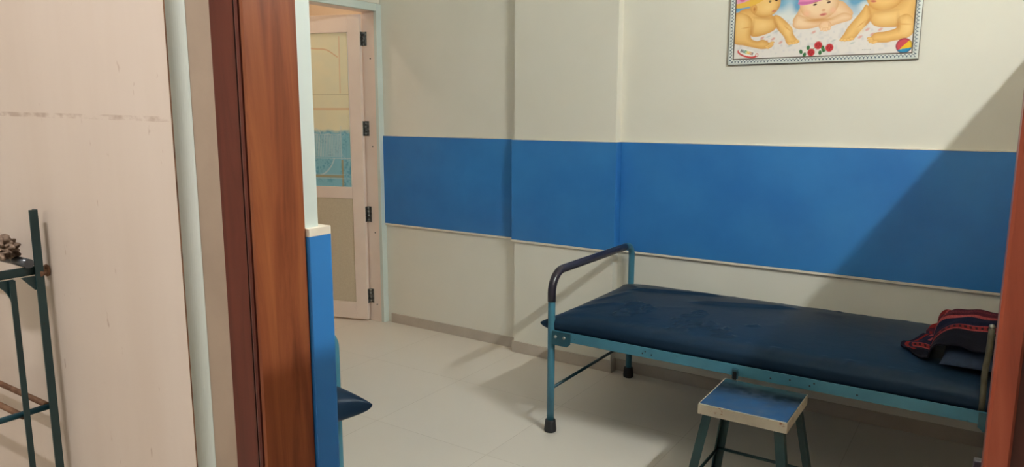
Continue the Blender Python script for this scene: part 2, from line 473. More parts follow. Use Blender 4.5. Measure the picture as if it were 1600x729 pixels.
# patterned glazing: cream above, teal waves below, gold and white lines
def glass_panel():
    u = np.linspace(.0957, LW - .0957, 220); zz = np.linspace(.9425, 1.9715, 400)
    U, Z = np.meshgrid(u, zz)
    U0 = U; U = U + DU; u = u + DU
    C = np.zeros(U.shape + (3,))
    def vnoise(fx, fz, seed):
        r = np.random.RandomState(seed); g = r.rand(int(fz) + 3, int(fx) + 3)
        x = (U - u[0]) / (u[-1] - u[0]) * fx; y = (Z - zz[0]) / (zz[-1] - zz[0]) * fz
        xi = x.astype(int); yi = y.astype(int); xf = x - xi; yf = y - yi
        xf = xf * xf * (3 - 2 * xf); yf = yf * yf * (3 - 2 * yf)
        return (g[yi, xi] * (1 - xf) + g[yi, xi + 1] * xf) * (1 - yf) + (g[yi + 1, xi] * (1 - xf) + g[yi + 1, xi + 1] * xf) * yf
    n1, n2 = vnoise(9, 20, 1), vnoise(50, 110, 2)
    cream = lin((240, 232, 198)); pale = lin((226, 226, 202)); teal = lin((136, 196, 216)); deep = lin((92, 160, 192)); gold = lin((170, 158, 120)); white = lin((205, 222, 226)); orange = lin((226, 182, 140))
    C[:] = cream
    def blend(mask, col, a=1.0):
        k = np.clip(mask, 0, 1)[..., None] * a
        C[:] = C * (1 - k) + col * k
    blend(.5 + .5 * (n1 - .5), pale, .7)
    def seg(d, w): return np.clip(1.5 - np.abs(d) / w, 0, 1)
    blend(seg(Z - 1.471, .005), orange, .9); blend(seg(Z - 1.566, .003), gold, .45)
    blend(seg(U - (.178 + .02 * (1.9 - Z) * .5), .004) * (Z > 1.575) * (Z < 1.95), orange, .6)
    cz = 1.875 - .055 * np.clip((.375 - U) / .18, 0, 1.2) ** 2 - .004 * np.sin(U * 40)
    blend(seg(Z - cz, .0045) * (U > .19), orange, .8)
    k = np.clip((1.335 - Z) / .03 + (n1 - .5) * .6, 0, 1)
    blend(k, teal); blend(k * np.clip((n2 - .45) * 3, 0, 1) * np.clip((n1 - .2) * 2, 0, 1), deep, .75)
    # pale comb of vertical strokes
    inb = (Z > 1.145) * (Z < 1.30 - .008 * np.sin(U * 60)) * (U > .19)
    blend(inb * np.clip(.5 + .9 * np.sin(U * 2 * PI / .0125), 0, 1), white, .5)
    blend(inb * 1.0, white, .14)
    blend(seg(Z - 1.300, .0025) * (U > .19), white, .5)
    r = np.hypot((U - .40) / 1.0, (Z - 1.20) / 1.15)
    blend(seg(r - .165, .004) * (Z < 1.14) * (U > .2), white, .8)
    blend(seg(np.hypot(U - .41, Z - 1.27) - .075, .003) * (Z > 1.3) * (Z < 1.34), white, .6)
    blend(seg(np.hypot(U - .10, Z - 1.22) - .1, .002) * (U < .19), white, .35)
    blend(seg(Z - 1.137, .003), white, .6); blend(seg(U - .187, .002) * (Z > 1.12) * (Z < 1.36), white, .8)
    blend((np.abs(U - .183) < .008) * (Z < 1.128), gold, .85); blend((np.abs(Z - 1.012) < .008) * (U > .18), gold, .85)
    blend(seg(Z - 1.025, .002) * (Z < 1.3), white, .5); blend(seg(Z - .998, .002), white, .5)
    blend(seg(U - .15, .0015) * (Z < 1.33), deep, .4)
    P = np.zeros(U.shape + (3,)); t = .012
    P[..., 0] = hinge.x + ld.x * U0 - ln.x * t - o2[0]; P[..., 1] = hinge.y + ld.y * U0 - ln.y * t - o2[1]; P[..., 2] = Z
    g = color_grid('glass_panel', P, C, M['filmglass'], leaf)
    md = g.modifiers.new('thickness', 'SOLIDIFY'); md.thickness = .005; md.offset = 0
    g['label'] = 'patterned glazing, cream above and teal below'
glass_panel()
hz = [(1.884, 1.975), (1.291, 1.39), (.703, .809), (.128, .229)]
for z0, z1 in hz:
    b = MB()
    hp = Vector((HX + .004, HY - .002, 0))
    b.tube([(hp.x, hp.y, z0), (hp.x, hp.y, z1)], .007, 12)
    for i in range(4):
        zc = z0 + (z1 - z0) * (i + .5) / 4
        b.tube([(hp.x, hp.y, zc - .010), (hp.x, hp.y, zc + .010)], .0085, 12)
    b.box(hp.x + .002, hp.x + .026, 3.6215, 3.6258, z0, z1, .0008)
    q = MB(); lbox(q, -.003, -.0002, z0, z1, .008, .034, .0008)
    me = bpy.data.meshes.new('t'); q.bm.to_mesh(me); q.bm.free(); b.bm.from_mesh(me); bpy.data.meshes.remove(me)
    b.build('hinge', M['zinc'], d2, o2)

# ------------------------------------------------------------------ hospital beds
def make_bed():
    B = empty('hospital_bed', (0, 0, 0))
    hx, hy, r, top, R = .85, .424, .0165, .748, .095
    for sx in (-1, 1):
        x = sx * hx
        pts = [(x, -hy, .03), (x, -hy, .3), (x, -hy, top - R)]
        pts += arc((x, -hy + R, top - R), R, PI, PI / 2, 10, (0, 1, 0), (0, 0, 1))[1:]
        pts += arc((x, hy - .06, top - .06), .06, PI / 2, 0, 10, (0, 1, 0), (0, 0, 1))
        pts += [(x, hy, .3), (x, hy, .03)]
        b = MB(); b.tube(pts, r, 18)
        fr = b.build('end_frame', M['teal'], B)
        tp = [(x, -hy, .615), (x, -hy, top - R)] + arc((x, -hy + R, top - R), R, PI, PI / 2, 10, (0, 1, 0), (0, 0, 1))[1:]
        tp += [(x, -hy + R + (2 * hy - R - .085) * k / 6, top) for k in range(1, 7)]
        b = MB(); b.tube(tp, r + .0022, 18)
        b.build('tape_wrap', M['tape'], fr)['label'] = 'black tape wound round the bar'
        for sy in (-1, 1):
            b = MB(); b.lathe((x, sy * hy, 0), [(.024, 0), (.028, .003), (.0285, .012), (.0245, .05), (.0235, .056), (.018, .058)], 20)
            b.build('foot_cap', M['rubber'], B)
        b = MB(); b.tube([(x, -hy + .012, .205), (x, hy - .012, .205)], .0075, 10)
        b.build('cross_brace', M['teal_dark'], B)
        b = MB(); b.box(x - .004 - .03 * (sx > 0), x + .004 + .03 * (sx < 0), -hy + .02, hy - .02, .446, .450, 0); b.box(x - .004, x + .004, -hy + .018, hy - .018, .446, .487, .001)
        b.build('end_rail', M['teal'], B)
    for sy in (-1, 1):
        y = sy * (hy + .017)
        yi = y - sy * .004
        b = MB()
        b.box(-hx + .019, hx - .019, min(y, yi), max(y, yi), .446, .490, .0012)            # upright leg of the angle
        y2 = y - sy * .036
        b.box(-hx + .019, hx - .019, min(yi, y2), max(yi, y2), .446, .450, .0008)
        b.mi = 1
        for hxp in (-.40, -.388, -.36, .12, .19, .26, .275, .42):
            b.lathe((hxp, y + sy * .0001, .463 + .008 * ((hxp * 100) % 2)), [(.0035, 0), (.003, .0006)], 8, (0, sy, 0))
        rl = b.build('side_rail', [M['teal'], M['dot']], B)
        for sx in (-1, 1):
            c = MB(); xa, xb = sx * (hx - .016), sx * (hx - (.108 if sx < 0 else .066))
            x0, x1 = min(xa, xb), max(xa, xb)
            ya, yb = y + sy * .0006, y + sy * .0045
            pl = [(x0, .428), (x0, .488), (x1, .488), (x1, .428)]
            if sx < 0: pl = [(x0, .4235), (x0, .487), (x1, .487), (x1, .437), (x1 - .016, .4235)]
            else: pl = [(x1, .4235), (x1, .487), (x0, .487), (x0, .437), (x0 + .016, .4235)]
            c.rprism((0, ya, 0), (1, 0, 0), (0, 0, 1), (0, sy, 0), pl, .004)
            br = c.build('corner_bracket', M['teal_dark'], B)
            for k in ((.034, .078) if sx < 0 else (.022,)):
                c = MB(); xx = sx * (hx - k)
                c.lathe((xx, yb, .463), [(.0075, 0), (.0075, .002), (.005, .005), (.001, .0058)], 12, (0, sy, 0))
                c.build('bolt', M['steel'], br)
        c = MB(); c.box(-.022, .0, min(y - sy * .001, y + sy * .012), max(y - sy * .001, y + sy * .012), .436, .474, .0015)
        c.mi = 1
        c.box(-.018, -.004, min(y + sy * .0121, y + sy * .016), max(y + sy * .0121, y + sy * .016), .434, .466, .001)
        c.build('rail_latch', [M['teal_dark'], M['dot']], rl)
    b = MB(); b.box(-hx + .022, hx - .022, -hy + .012, hy - .012, .4505, .456)
    for k in range(4):
        xx = -.6 + k * .4; b.box(xx - .015, xx + .015, -hy + .02, hy - .02, .436, .4503)
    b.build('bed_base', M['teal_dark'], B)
    b = MB()
    b.tube([(.790, -.4225, .456), (.790, -.424, .54), (.788, -.425, .60), (.789, -.425, .64), (.793, -.424, .685), (.794, -.424, .73), (.794, -.424, .772)], [.0095] * 6 + [.0088], 12)
    rd = b.build('bent_rod', M['rod'], B); rd['label'] = 'dull bent metal rod at the bed end'
    b = MB(); b.lathe((.794, -.424, .772), [(.0092, -.004), (.0095, .002), (.0075, .007), (.002, .009)], 12)
    b.build('rod_tip', M['steel'], rd)
    return B
bed = make_bed()
tag(bed, 'teal steel hospital bed along the back wall under the blue band', 'bed', 'teal hospital beds')
bed.location = (-.770, 3.176, 0)
bed2 = copy_tree(bed)
bed2['label'] = 'teal steel bed mostly hidden behind the blue wall end, one post showing'
bed2.location = (-2.612, 1.170, 0)

def make_mattress(seed=1, puff=0.0):
    nx, ny = 430, 220; hx, hy = .857, .418
    def spread(n):
        t = np.linspace(-1, 1, n); return np.sign(t) * (1 - (1 - np.abs(t)) ** 1.6)
    A, Bq = np.meshgrid(spread(nx), spread(ny))
    f = (np.clip(1 - np.abs(A) ** 14, 0, 1) * np.clip(1 - np.abs(Bq) ** 9, 0, 1)) ** .42
    ear = (np.abs(A) ** 10) * (np.abs(Bq) ** 7)
    inx = 1 - .012 * (1 - Bq ** 4) * np.abs(A) ** 6
    iny = 1 - .010 * (1 - A ** 6) * np.abs(Bq) ** 6
    X = A * hx * inx + np.sign(A) * ear * (.030 + puff); Y = Bq * hy * iny + np.sign(Bq) * ear * .012
    W = np.zeros_like(X)
    def crease(x0, y0, x1, y1, h, w, bend=0):
        nonlocal W
        dx, dy = x1 - x0, y1 - y0; L = math.hypot(dx, dy); ux, uy = dx / L, dy / L
        t = (X - x0) * ux + (Y - y0) * uy; d = -(X - x0) * uy + (Y - y0) * ux
        d = d - bend * np.sin(np.clip(t / L, 0, 1) * PI)
        e = np.clip(np.minimum(t, L - t) / (.25 * L), 0, 1); e = e * e * (3 - 2 * e)
        W += h * e * np.exp(-(d / w) ** 2)
    # long soft folds, then a patch of crumples towards the near side
    crease(-.78, .18, -.25, .33, .011, .016, .01); crease(-.42, .12, .10, .30, .013, .018, -.012)
    crease(-.84, -.30, -.62, -.06, .007, .02, .01); crease(-.80, -.12, -.70, .20, .005, .02)
    crease(-.84, .36, -.66, .20, .006, .02)
    rs = random.Random(seed)
    for i in range(26):
        x = rs.uniform(-.62, -.02); y = rs.uniform(-.36, -.05); a = rs.uniform(.3, 1.6); l = rs.uniform(.05, .13)
        crease(x, y, x + l * math.cos(a), y + l * math.sin(a), rs.uniform(.006, .011), rs.uniform(.009, .013), rs.uniform(-.01, .01))
    for i in range(40):
        x = rs.uniform(-.8, .8); y = rs.uniform(-.38, .38); a = rs.uniform(0, PI); l = rs.uniform(.08, .3)
        crease(x, y, x + l * math.cos(a), y + l * math.sin(a), rs.uniform(-.0015, .002), rs.uniform(.018, .04), rs.uniform(-.02, .02))
    for i in range(26):   # puckers along the rim
        x = rs.uniform(-.82, .82); s = rs.choice((-1, 1))
        crease(x, s * .41, x + rs.uniform(-.04, .04), s * .33, rs.uniform(.001, .0022), .011)
    zt = .514 + puff * .4 + (.046 + puff) * f ** (1 + 2 * puff) + W * np.clip(f, 0, 1)
    zb = .514 + puff * .4 - (.0575 + puff * .4) * f ** .6
    v = np.stack([X, Y, zt], -1).reshape(-1, 3); vb = np.stack([X, Y, zb], -1).reshape(-1, 3)
    idx = np.arange(nx * ny).reshape(ny, nx); ib = idx + nx * ny
    F = np.stack([idx[:-1, :-1], idx[:-1, 1:], idx[1:, 1:], idx[1:, :-1]], -1).reshape(-1, 4)
    G = np.stack([ib[:-1, :-1], ib[1:, :-1], ib[1:, 1:], ib[:-1, 1:]], -1).reshape(-1, 4)
    me = bpy.data.meshes.new('mattress'); me.from_pydata(np.vstack([v, vb]).tolist(), [], np.vstack([F, G]).tolist())
    bm = bmesh.new(); bm.from_mesh(me); bmesh.ops.remove_doubles(bm, verts=bm.verts[:], dist=2e-5)
    for q in bm.faces: q.smooth = True
    bm.to_mesh(me); bm.free()
    me.materials.append(M['vinyl'])
    o = bpy.data.objects.new('mattress', me); COL.objects.link(o)
    return o
mat1 = make_mattress()
mat1.location = (-.785, 3.171, 0)
tag(mat1, 'navy vinyl mattress on the bed along the back wall', 'mattress', 'navy vinyl mattresses')
mat2 = make_mattress(5, .03); mat2.location = (-2.525, 1.176, 0)
tag(mat2, 'navy mattress corner poking out past the blue wall end', 'mattress', 'navy vinyl mattresses')

# ------------------------------------------------------------------ pillow and shawl on the bed
PC = (.015, 3.165); PHX, PHY, PH = .125, .27, .088
MT = .5615
def pil_h(x, y):
    a, c = np.abs((x - PC[0]) / PHX), np.abs((y - PC[1]) / PHY)
    return PH * np.clip((1 - a ** 2.6) * (1 - c ** 2.8), 0, 1) ** .5
def make_pillow():
    n, m = 60, 90
    t = np.sin(np.linspace(-PI / 2, PI / 2, n)); s = np.sin(np.linspace(-PI / 2, PI / 2, m))
    A, Bq = np.meshgrid(t, s)
    X = PC[0] + A * PHX * (1 + .06 * np.abs(Bq) ** 6); Y = PC[1] + Bq * PHY * (1 + .05 * np.abs(A) ** 6)
    f = np.clip((1 - np.abs(A) ** 2.6) * (1 - np.abs(Bq) ** 2.8), 0, 1) ** .5
    zt = MT + .02 + f * (PH - .02); zb = MT + .02 - f * .019
    v = np.stack([X, Y, zt], -1).reshape(-1, 3) - np.array([PC[0], PC[1], 0]); vb = np.stack([X, Y, zb], -1).reshape(-1, 3) - np.array([PC[0], PC[1], 0])
    idx = np.arange(n * m).reshape(m, n); ib = idx + n * m
    F = np.stack([idx[:-1, :-1], idx[:-1, 1:], idx[1:, 1:], idx[1:, :-1]], -1).reshape(-1, 4)
    G = np.stack([ib[:-1, :-1], ib[1:, :-1], ib[1:, 1:], ib[:-1, 1:]], -1).reshape(-1, 4)
    me = bpy.data.meshes.new('pillow'); me.from_pydata(np.vstack([v, vb]).tolist(), [], np.vstack([F, G]).tolist())
    bm = bmesh.new(); bm.from_mesh(me); bmesh.ops.remove_doubles(bm, verts=bm.verts[:], dist=2e-5)
    for q in bm.faces: q.smooth = True
    bm.to_mesh(me); bm.free(); me.materials.append(M['pillow'])
    o = bpy.data.objects.new('pillow', me); COL.objects.link(o); o.location = (PC[0], PC[1], 0)
    return tag(o, 'dark blue pillow under the striped shawl at the bed end', 'pillow')
make_pillow()

def make_shawl():
    nu, nv = 150, 150
    u = np.linspace(0, 1, nu); v = np.linspace(0, 1, nv)      # u: right -> left (down the pillow end), v: front -> back
    U, V = np.meshgrid(u, v)
    # plan outline: front edge runs along the pillow, left end spreads out into a tip
    left = -.17 - .10 * np.exp(-((V - .42) / .22) ** 2) - .02 * np.sin(V * 9)
    X = .125 + (left - .125) * U
    y0 = 2.895 + .06 * U ** 2 ; y1 = 3.50 - .10 * U ** 2
    Y = y0 + (y1 - y0) * V
    fold = .006 * np.sin(V * 17 + U * 3) + .005 * np.sin(V * 31 - U * 5) * U + .004 * np.sin(U * 22 + V * 6)
    xx = X + .02
    a, c = np.abs((xx - PC[0]) / (PHX + .028)), np.abs((Y - PC[1]) / (PHY + .05))
    h = (PH + .012) * np.clip((1 - a ** 3.2) * (1 - c ** 3), 0, 1) ** .5
    # two layers: the back one is folded higher
    step = 1 / (1 + np.exp(-(V - .42) / .012)); step2 = 1 / (1 + np.exp(-(V - .62) / .012))
    lay = .012 * step + .010 * step2
    Z = MT + .009 + h + lay * (.4 + .6 * (h > .005)) + fold * .8 * (.6 + .4 * U) + .012 * np.exp(-((U - .86) / .09) ** 2) * (1 + np.sin(V * 14)) * .5
    Z = np.maximum(Z, MT + .006)
    C = np.zeros(U.shape + (3,))
    dark, navy, red, pink, maroon = lin((30, 28, 38)), lin((36, 38, 62)), lin((150, 44, 44)), lin((196, 92, 92)), lin((92, 38, 52))
    C[:] = dark
    def put(mask, col): C[mask] = col
    put(V > .30, lin((150, 48, 46))); put(V > .40, navy); put(V > .58, pink); put(V > .62, maroon); put(V > .74, lin((60, 34, 58))); put(V > .80, maroon); put(V > .93, red)
    dots = (V > .325) & (V < .38) & (np.sin(U * 2 * PI * 22) > .1); put(dots, lin((44, 26, 36)))
    put((V > .30) & (V < .312), pink); put((V > .39) & (V < .402), pink)
    put((V > .66) & (V < .70) & (np.sin(U * 2 * PI * 30 + V * 300) > .2), lin((150, 66, 72)))
    put((U > .90) & (V > .25) & (V < .75), lin((40, 36, 56))); put((U > .93) & (U < .96) & (V > .2) & (V < .8), red)
    put((U > .80) & (U < .83) & (V > .5), pink)
    rs = np.random.RandomState(2); C *= (.40 + .35 * rs.rand(*U.shape))[..., None]
    P = np.stack([X + .05, Y - 3.2, Z - MT], -1)
    o = color_grid('shawl', P, C, M['shawl'], None, True)
    o.location = (-.05, 3.2, MT)
    md = o.modifiers.new('thickness', 'SOLIDIFY'); md.thickness = .005; md.offset = 1
    return tag(o, 'woven red and navy striped shawl folded over the pillow', 'shawl')
make_shawl()

# ------------------------------------------------------------------ stool
def make_stool():
    cx, cy = -.654, 2.531
    S = empty('stool', (cx, cy, 0)); tag(S, 'small square stool with worn steel top and dark green legs before the bed', 'stool')
    h = .148; zt = .45
    b = MB(); b.box(-h, h, -h, h, zt - .010, zt, .003, 3)
    tp = b.build('seat', M['stooltop'], S)
    b = MB(); t = .0025
    b.box(-h - t, h + t, -h - t, -h - .0002, zt - .038, zt - .0015, .001); b.box(-h - t, h + t, h + .0002, h + t, zt - .038, zt - .0015, .001)
    b.box(-h - t, -h - .0002, -h, h, zt - .038, zt - .0015, .001); b.box(h + .0002, h + t, -h, h, zt - .038, zt - .0015, .001)
    b.build('seat_rim', M['stooledge'], tp)['label'] = 'rust stained steel rim of the seat'
    k = .068
    for sx in (-1, 1):
        for sy in (-1, 1):
            b = MB(); w, th = .031, .004
            topc = Vector((sx * (h - .016), sy * (h - .016), zt - .0102)); bot = Vector((sx * (h - .016 + k), sy * (h - .016 + k), 0.008))
            L = [(0, 0), (-sx * w, 0), (-sx * w, -sy * th), (-sx * th, -sy * th), (-sx * th, -sy * w), (0, -sy * w)]
            v = [(topc.x + p, topc.y + q, topc.z) for p, q in L] + [(bot.x + p, bot.y + q, bot.z) for p, q in L]
            f = [(i, (i + 1) % 6, 6 + (i + 1) % 6, 6 + i) for i in range(6)] + [(0, 1, 2, 3, 4, 5), (11, 10, 9, 8, 7, 6)]
            b._add(v, f)
            lg = b.build('leg', M['green'], S)
            c = MB(); c.box(bot.x - sx * w if sx > 0 else bot.x - .002, bot.x + .002 if sx > 0 else bot.x + w, bot.y - sy * w if sy > 0 else bot.y - .002, bot.y + .002 if sy > 0 else bot.y + w, 0, .014, .002)
            c.build('foot_cap', M['rubber'], lg)
    zz = .150; off = h - .016 + k * (zt - zz) / zt - .006
    for (p, q) in (((-off, off), (off, off)), ((-off, -off), (-off, off)), ((off, -off), (off, off))):
        b = MB(); b.tube([(p[0], p[1], zz), (q[0], q[1], zz)], .006, 10)
        b.build('stretcher', M['green'], S)
    return S
make_stool()

# ------------------------------------------------------------------ poster
def make_poster():
    x0, y0, z0 = -1.166, YB - .0005, 1.680
    W, H, FW, TH = .828, .565, .027, .014
    Pst = empty('framed_poster', (x0 + W / 2, y0, z0)); tag(Pst, 'framed poster of three babies in hats hanging high on the back wall', 'poster')
    of = (x0 + W / 2, y0, z0)
    b = MB(); b.box(x0 + .001, x0 + W - .001, y0 - TH + .003, y0, z0 + .001, z0 + H - .001, .001)
    b.build('backing_board', mottled('poster_back', srgb(110, 96, 82), srgb(120, 106, 92), 8, .7), Pst, of)
    # print, painted in millimetres
    nx, ny = 400, 270
    x = np.linspace(FW * 1000 + 1, W * 1000 - FW * 1000 - 1, nx); z = np.linspace(FW * 1000 + 1, H * 1000 - FW * 1000 - 1, ny)
    X, Z = np.meshgrid(x, z); C = np.zeros(X.shape + (3,))
    def blend(k, col):
        k = np.clip(k, 0, 1)[..., None]; C[:] = C * (1 - k) + lin(col) * k
    def vn(s, seed):
        r = np.random.RandomState(seed); g = r.rand(int(600 / s) + 4, int(900 / s) + 4)
        a, c = X / s, Z / s; ai, ci = a.astype(int), c.astype(int); af, cf = a - ai, c - ci
        af = af * af * (3 - 2 * af); cf = cf * cf * (3 - 2 * cf)
        return (g[ci, ai] * (1 - af) + g[ci, ai + 1] * af) * (1 - cf) + (g[ci + 1, ai] * (1 - af) + g[ci + 1, ai + 1] * af) * cf
    n40, n12 = vn(40, 1), vn(12, 2)
    blend(np.ones_like(X), (104, 158, 196)); blend((n40 - .35) * 1.5, (160, 196, 216))
    blend((262 - Z + 50 * (n40 - .5)) / 50, (226, 228, 226)); blend((205 - Z) / 30, (234, 226, 222))
    blend((Z < 200) * np.clip((n12 - .55) * 1.4, 0, 1), (208, 204, 208))
    def smooth(pts, n=6):
        p = np.array(pts, float); m = len(p); out = []
        for i in range(m):
            a, bq, c, d = p[i - 1], p[i], p[(i + 1) % m], p[(i + 2) % m]
            for t in np.linspace(0, 1, n, endpoint=False):
                out.append(.5 * (2 * bq + (c - a) * t + (2 * a - 5 * bq + 4 * c - d) * t ** 2 + (3 * bq - a - 3 * c + d) * t ** 3))
        return np.array(out)
    def sdf(pts):
        p = smooth(pts); ins = np.zeros(X.shape, bool); dist = np.full(X.shape, 1e9)
        for i in range(len(p)):
            (xa, ya), (xb, yb) = p[i - 1], p[i]
            dx, dy = xb - xa, yb - ya; L = dx * dx + dy * dy + 1e-9
            t = np.clip(((X - xa) * dx + (Z - ya) * dy) / L, 0, 1)
            dist = np.minimum(dist, np.hypot(X - xa - t * dx, Z - ya - t * dy))
            cr = ((ya > Z) != (yb > Z)) & (X < (xb - xa) * (Z - ya) / (yb - ya + 1e-12) + xa)
            ins ^= cr
        return np.where(ins, dist, -dist)
    def skin(pts, core, edge, w=26):
        d = sdf(pts); k = np.clip(d / 2.2 + .5, 0, 1)[..., None]
        s = np.clip(d / w, 0, 1) ** .7
        col = lin(edge) * (1 - s[..., None]) + lin(core) * s[..., None]
        C[:] = C * (1 - k) + col * k
    def flat(pts, col, soft=2): blend(sdf(pts) / soft + .5, col)
    def ell(cx, cy, rx, ry, col, soft=.15, ang=0):
        a = math.radians(ang); p, q = X - cx, Z - cy
        e = np.hypot((p * math.cos(a) + q * math.sin(a)) / rx, (-p * math.sin(a) + q * math.cos(a)) / ry)
        blend((1 - e) / soft + .3, col)
    def eskin(cx, cy, rx, ry, core, edge, ang=0):
        a = math.radians(ang); p, q = X - cx, Z - cy
        e = np.hypot((p * math.cos(a) + q * math.sin(a)) / rx, (-p * math.sin(a) + q * math.cos(a)) / ry)
        k = np.clip((1 - e) / .03 + .5, 0, 1)[..., None]; s = np.clip((1 - e) / .45, 0, 1)[..., None] ** .7
        C[:] = C * (1 - k) + (lin(edge) * (1 - s) + lin(core) * s) * k
    G, GE = (242, 196, 122), (212, 150, 76)
    P, PE = (246, 212, 172), (222, 168, 120)
    # flowered blanket marks
    for (cx, cy) in ((161, 123), (212, 116), (247, 98), (590, 105), (618, 136), (670, 133), (393, 137), (639, 114), (180, 105), (655, 108)):
        ell(cx, cy, 11, 6, (222, 168, 158), .7, 30)
    for (cx, cy) in ((190, 128), (228, 150), (600, 160), (560, 80), (480, 95), (290, 80)): ell(cx, cy, 12, 4, (196, 200, 198), .9, 20)
    # middle child
    skin([(316, 229), (344, 258), (483, 271), (530, 244), (552, 201), (472, 183), (384, 182), (300, 185)], P, PE, 40)
    eskin(408, 262, 84, 72, P, PE)
    flat([(321, 265), (373, 264), (416, 276), (470, 289), (488, 300), (470, 340), (400, 372), (330, 340)], (226, 140, 186))
    flat([(321, 265), (373, 264), (416, 276), (470, 289), (476, 297), (410, 286), (370, 275), (322, 276)], (206, 112, 166))
    for (cx, cy, rx) in ((390, 259, 9), (449, 265, 9)): ell(cx, cy, rx, 4.5, (72, 46, 36), .3, 10); ell(cx, cy + 10, rx + 5, 1.8, (170, 116, 76), .6, 8)
    ell(429, 232, 9, 6, (222, 158, 118), .9); ell(429, 213, 17, 6.5, (214, 122, 112), .5, 6); ell(427, 212, 12, 1.6, (160, 78, 74), .5, 6)
    ell(357, 222, 16, 14, (242, 186, 150), 1.2); ell(470, 228, 15, 14, (242, 186, 150), 1.2)
    skin([(297, 179), (314, 217), (347, 209), (378, 189), (420, 183), (471, 198), (515, 215), (550, 201), (545, 181), (501, 169), (462, 157), (446, 143), (428, 147), (412, 160), (386, 155), (339, 152), (308, 160)], P, PE, 22)
    eskin(440, 163, 27, 22, (244, 206, 166), PE); ell(458, 158, 2, 14, (200, 140, 100), .8, 15)
    # left child
    skin([(38, 246), (83, 265), (135, 255), (187, 232), (219, 212), (227, 180), (210, 153), (154, 133), (113, 132), (95, 150), (43, 160), (25, 200)], G, GE, 46)
    skin([(212, 224), (244, 213), (293, 164), (304, 132), (323, 107), (330, 97), (288, 87), (272, 97), (261, 122), (228, 161), (214, 187)], G, GE, 22)
    skin([(20, 237), (71, 240), (109, 206), (106, 131), (136, 110), (168, 115), (208, 88), (202, 76), (164, 71), (125, 79), (79, 91), (20, 115)], G, GE, 26)
    eskin(165, 282, 72, 64, G, GE); eskin(116, 260, 14, 21, (228, 172, 96), GE)
    ell(117, 258, 6, 11, (196, 128, 66), .7)
    for (cx, cy) in ((188, 288), (217, 293)): ell(cx, cy, 6.5, 6, (52, 36, 30), .3)
    ell(208, 244, 12, 5, (200, 100, 82), .5, 18); ell(227, 260, 5, 5, (206, 144, 80), .9)
    flat([(20, 274), (95, 273), (155, 296), (158, 310), (150, 340), (97, 362), (20, 345)], (236, 186, 78))
    flat([(20, 292), (60, 293), (98, 306), (112, 322), (95, 346), (20, 335)], (222, 160, 186)); ell(58, 306, 14, 10, (214, 104, 150), .5)
    ell(90, 322, 12, 9, (240, 200, 214), .5)
    # right child
    skin([(618, 243), (663, 222), (730, 245), (764, 281), (812, 290), (812, 179), (796, 139), (738, 140), (658, 145), (629, 167), (613, 203)], G, GE, 46)
    skin([(607, 244), (627, 202), (626, 173), (593, 134), (563, 98), (509, 92), (510, 104), (522, 122), (536, 149), (557, 177), (587, 216)], G, GE, 24)
    skin([(735, 177), (771, 192), (799, 162), (801, 116), (774, 90), (722, 81), (696, 76), (647, 79), (629, 91), (649, 119), (687, 123), (733, 137)], G, GE, 24)
    eskin(678, 284, 76, 72, G, GE); ell(633, 255, 13, 5, (200, 104, 88), .5, -8)
    for (cx, cy) in ((628, 305), (670, 300)): ell(cx, cy, 7, 6, (52, 36, 30), .3)
    ell(640, 275, 7, 6, (206, 144, 80), .9)
    flat([(600, 325), (680, 318), (762, 300), (770, 330), (730, 380), (650, 385), (606, 355)], (120, 180, 110))
    # soft modelling under chins and between chest and arms
    for (cx, cy, rx, ry, an) in ((165, 214, 44, 8, -8), (408, 190, 52, 6, 0), (684, 208, 44, 8, 4), (112, 170, 8, 34, -8), (222, 180, 7, 26, 30), (738, 160, 8, 34, 6), (622, 176, 7, 26, -30)):
        ell(cx, cy, rx, ry, (206, 142, 72), 1.6, an)
    for (cx, cy, rx, ry) in ((160, 180, 40, 26), (690, 182, 44, 26), (180, 262, 30, 22), (280, 150, 14, 22), (590, 150, 14, 22), (60, 190, 22, 40), (778, 140, 18, 34)): ell(cx, cy, rx, ry, (250, 212, 142), 2.2)
    # fingers
    for (cx, cy, an) in ((196, 84, 20), (203, 90, 35), (206, 98, 50), (186, 79, 5)): eskin(cx, cy, 13, 6, G, GE, an - 40)
    for (cx, cy, an) in ((322, 101, -20), (316, 96, -10), (304, 93, 0), (290, 91, 10)): eskin(cx, cy, 12, 6.5, G, GE, an)
    for (cx, cy, an) in ((518, 97, 10), (530, 95, 5), (545, 96, 0), (556, 100, -10)): eskin(cx, cy, 12, 6.5, G, GE, an)
    for (cx, cy, an) in ((640, 82, 10), (634, 88, 0), (632, 96, -15), (652, 80, 20)): eskin(cx, cy, 14, 6, G, GE, an)
    for (cx, cy) in ((425, 150), (436, 146), (448, 146), (459, 151)): eskin(cx, cy, 6, 10, (244, 206, 166), PE)
    # folds
    for (cx, cy, rx, an) in ((275, 160, 20, -40), (590, 160, 20, 40), (88, 175, 26, 5), (760, 150, 30, -5)): ell(cx, cy, rx, 3, (224, 160, 88), 1.2, an)
    # ball
    bd = np.hypot(X - 768, Z - 59); inb = np.clip((33 - bd) / 1.5, 0, 1); s = (X - 746) * 47 - (Z - 39) * 46
    blend(inb, (206, 72, 84)); blend(inb * (s > 0), (240, 192, 40)); blend(inb * (((X - 754) * 7 - (Z - 44) * 48) > 0), (40, 140, 184)); blend(inb * np.clip((bd - 24) / 12, 0, .5), (60, 40, 70))
    # roses
    for (cx, cy) in ((342, 51), (373, 68), (426, 44), (358, 37), (436, 65), (440, 55)): ell(cx, cy, 8, 11, (52, 104, 60), .3, cx % 50 - 25)
    for t in np.linspace(0, 1, 30): ell(380 + 70 * t, 48 + 22 * math.sin(t * 3), 2, 2, (96, 140, 84), .5)
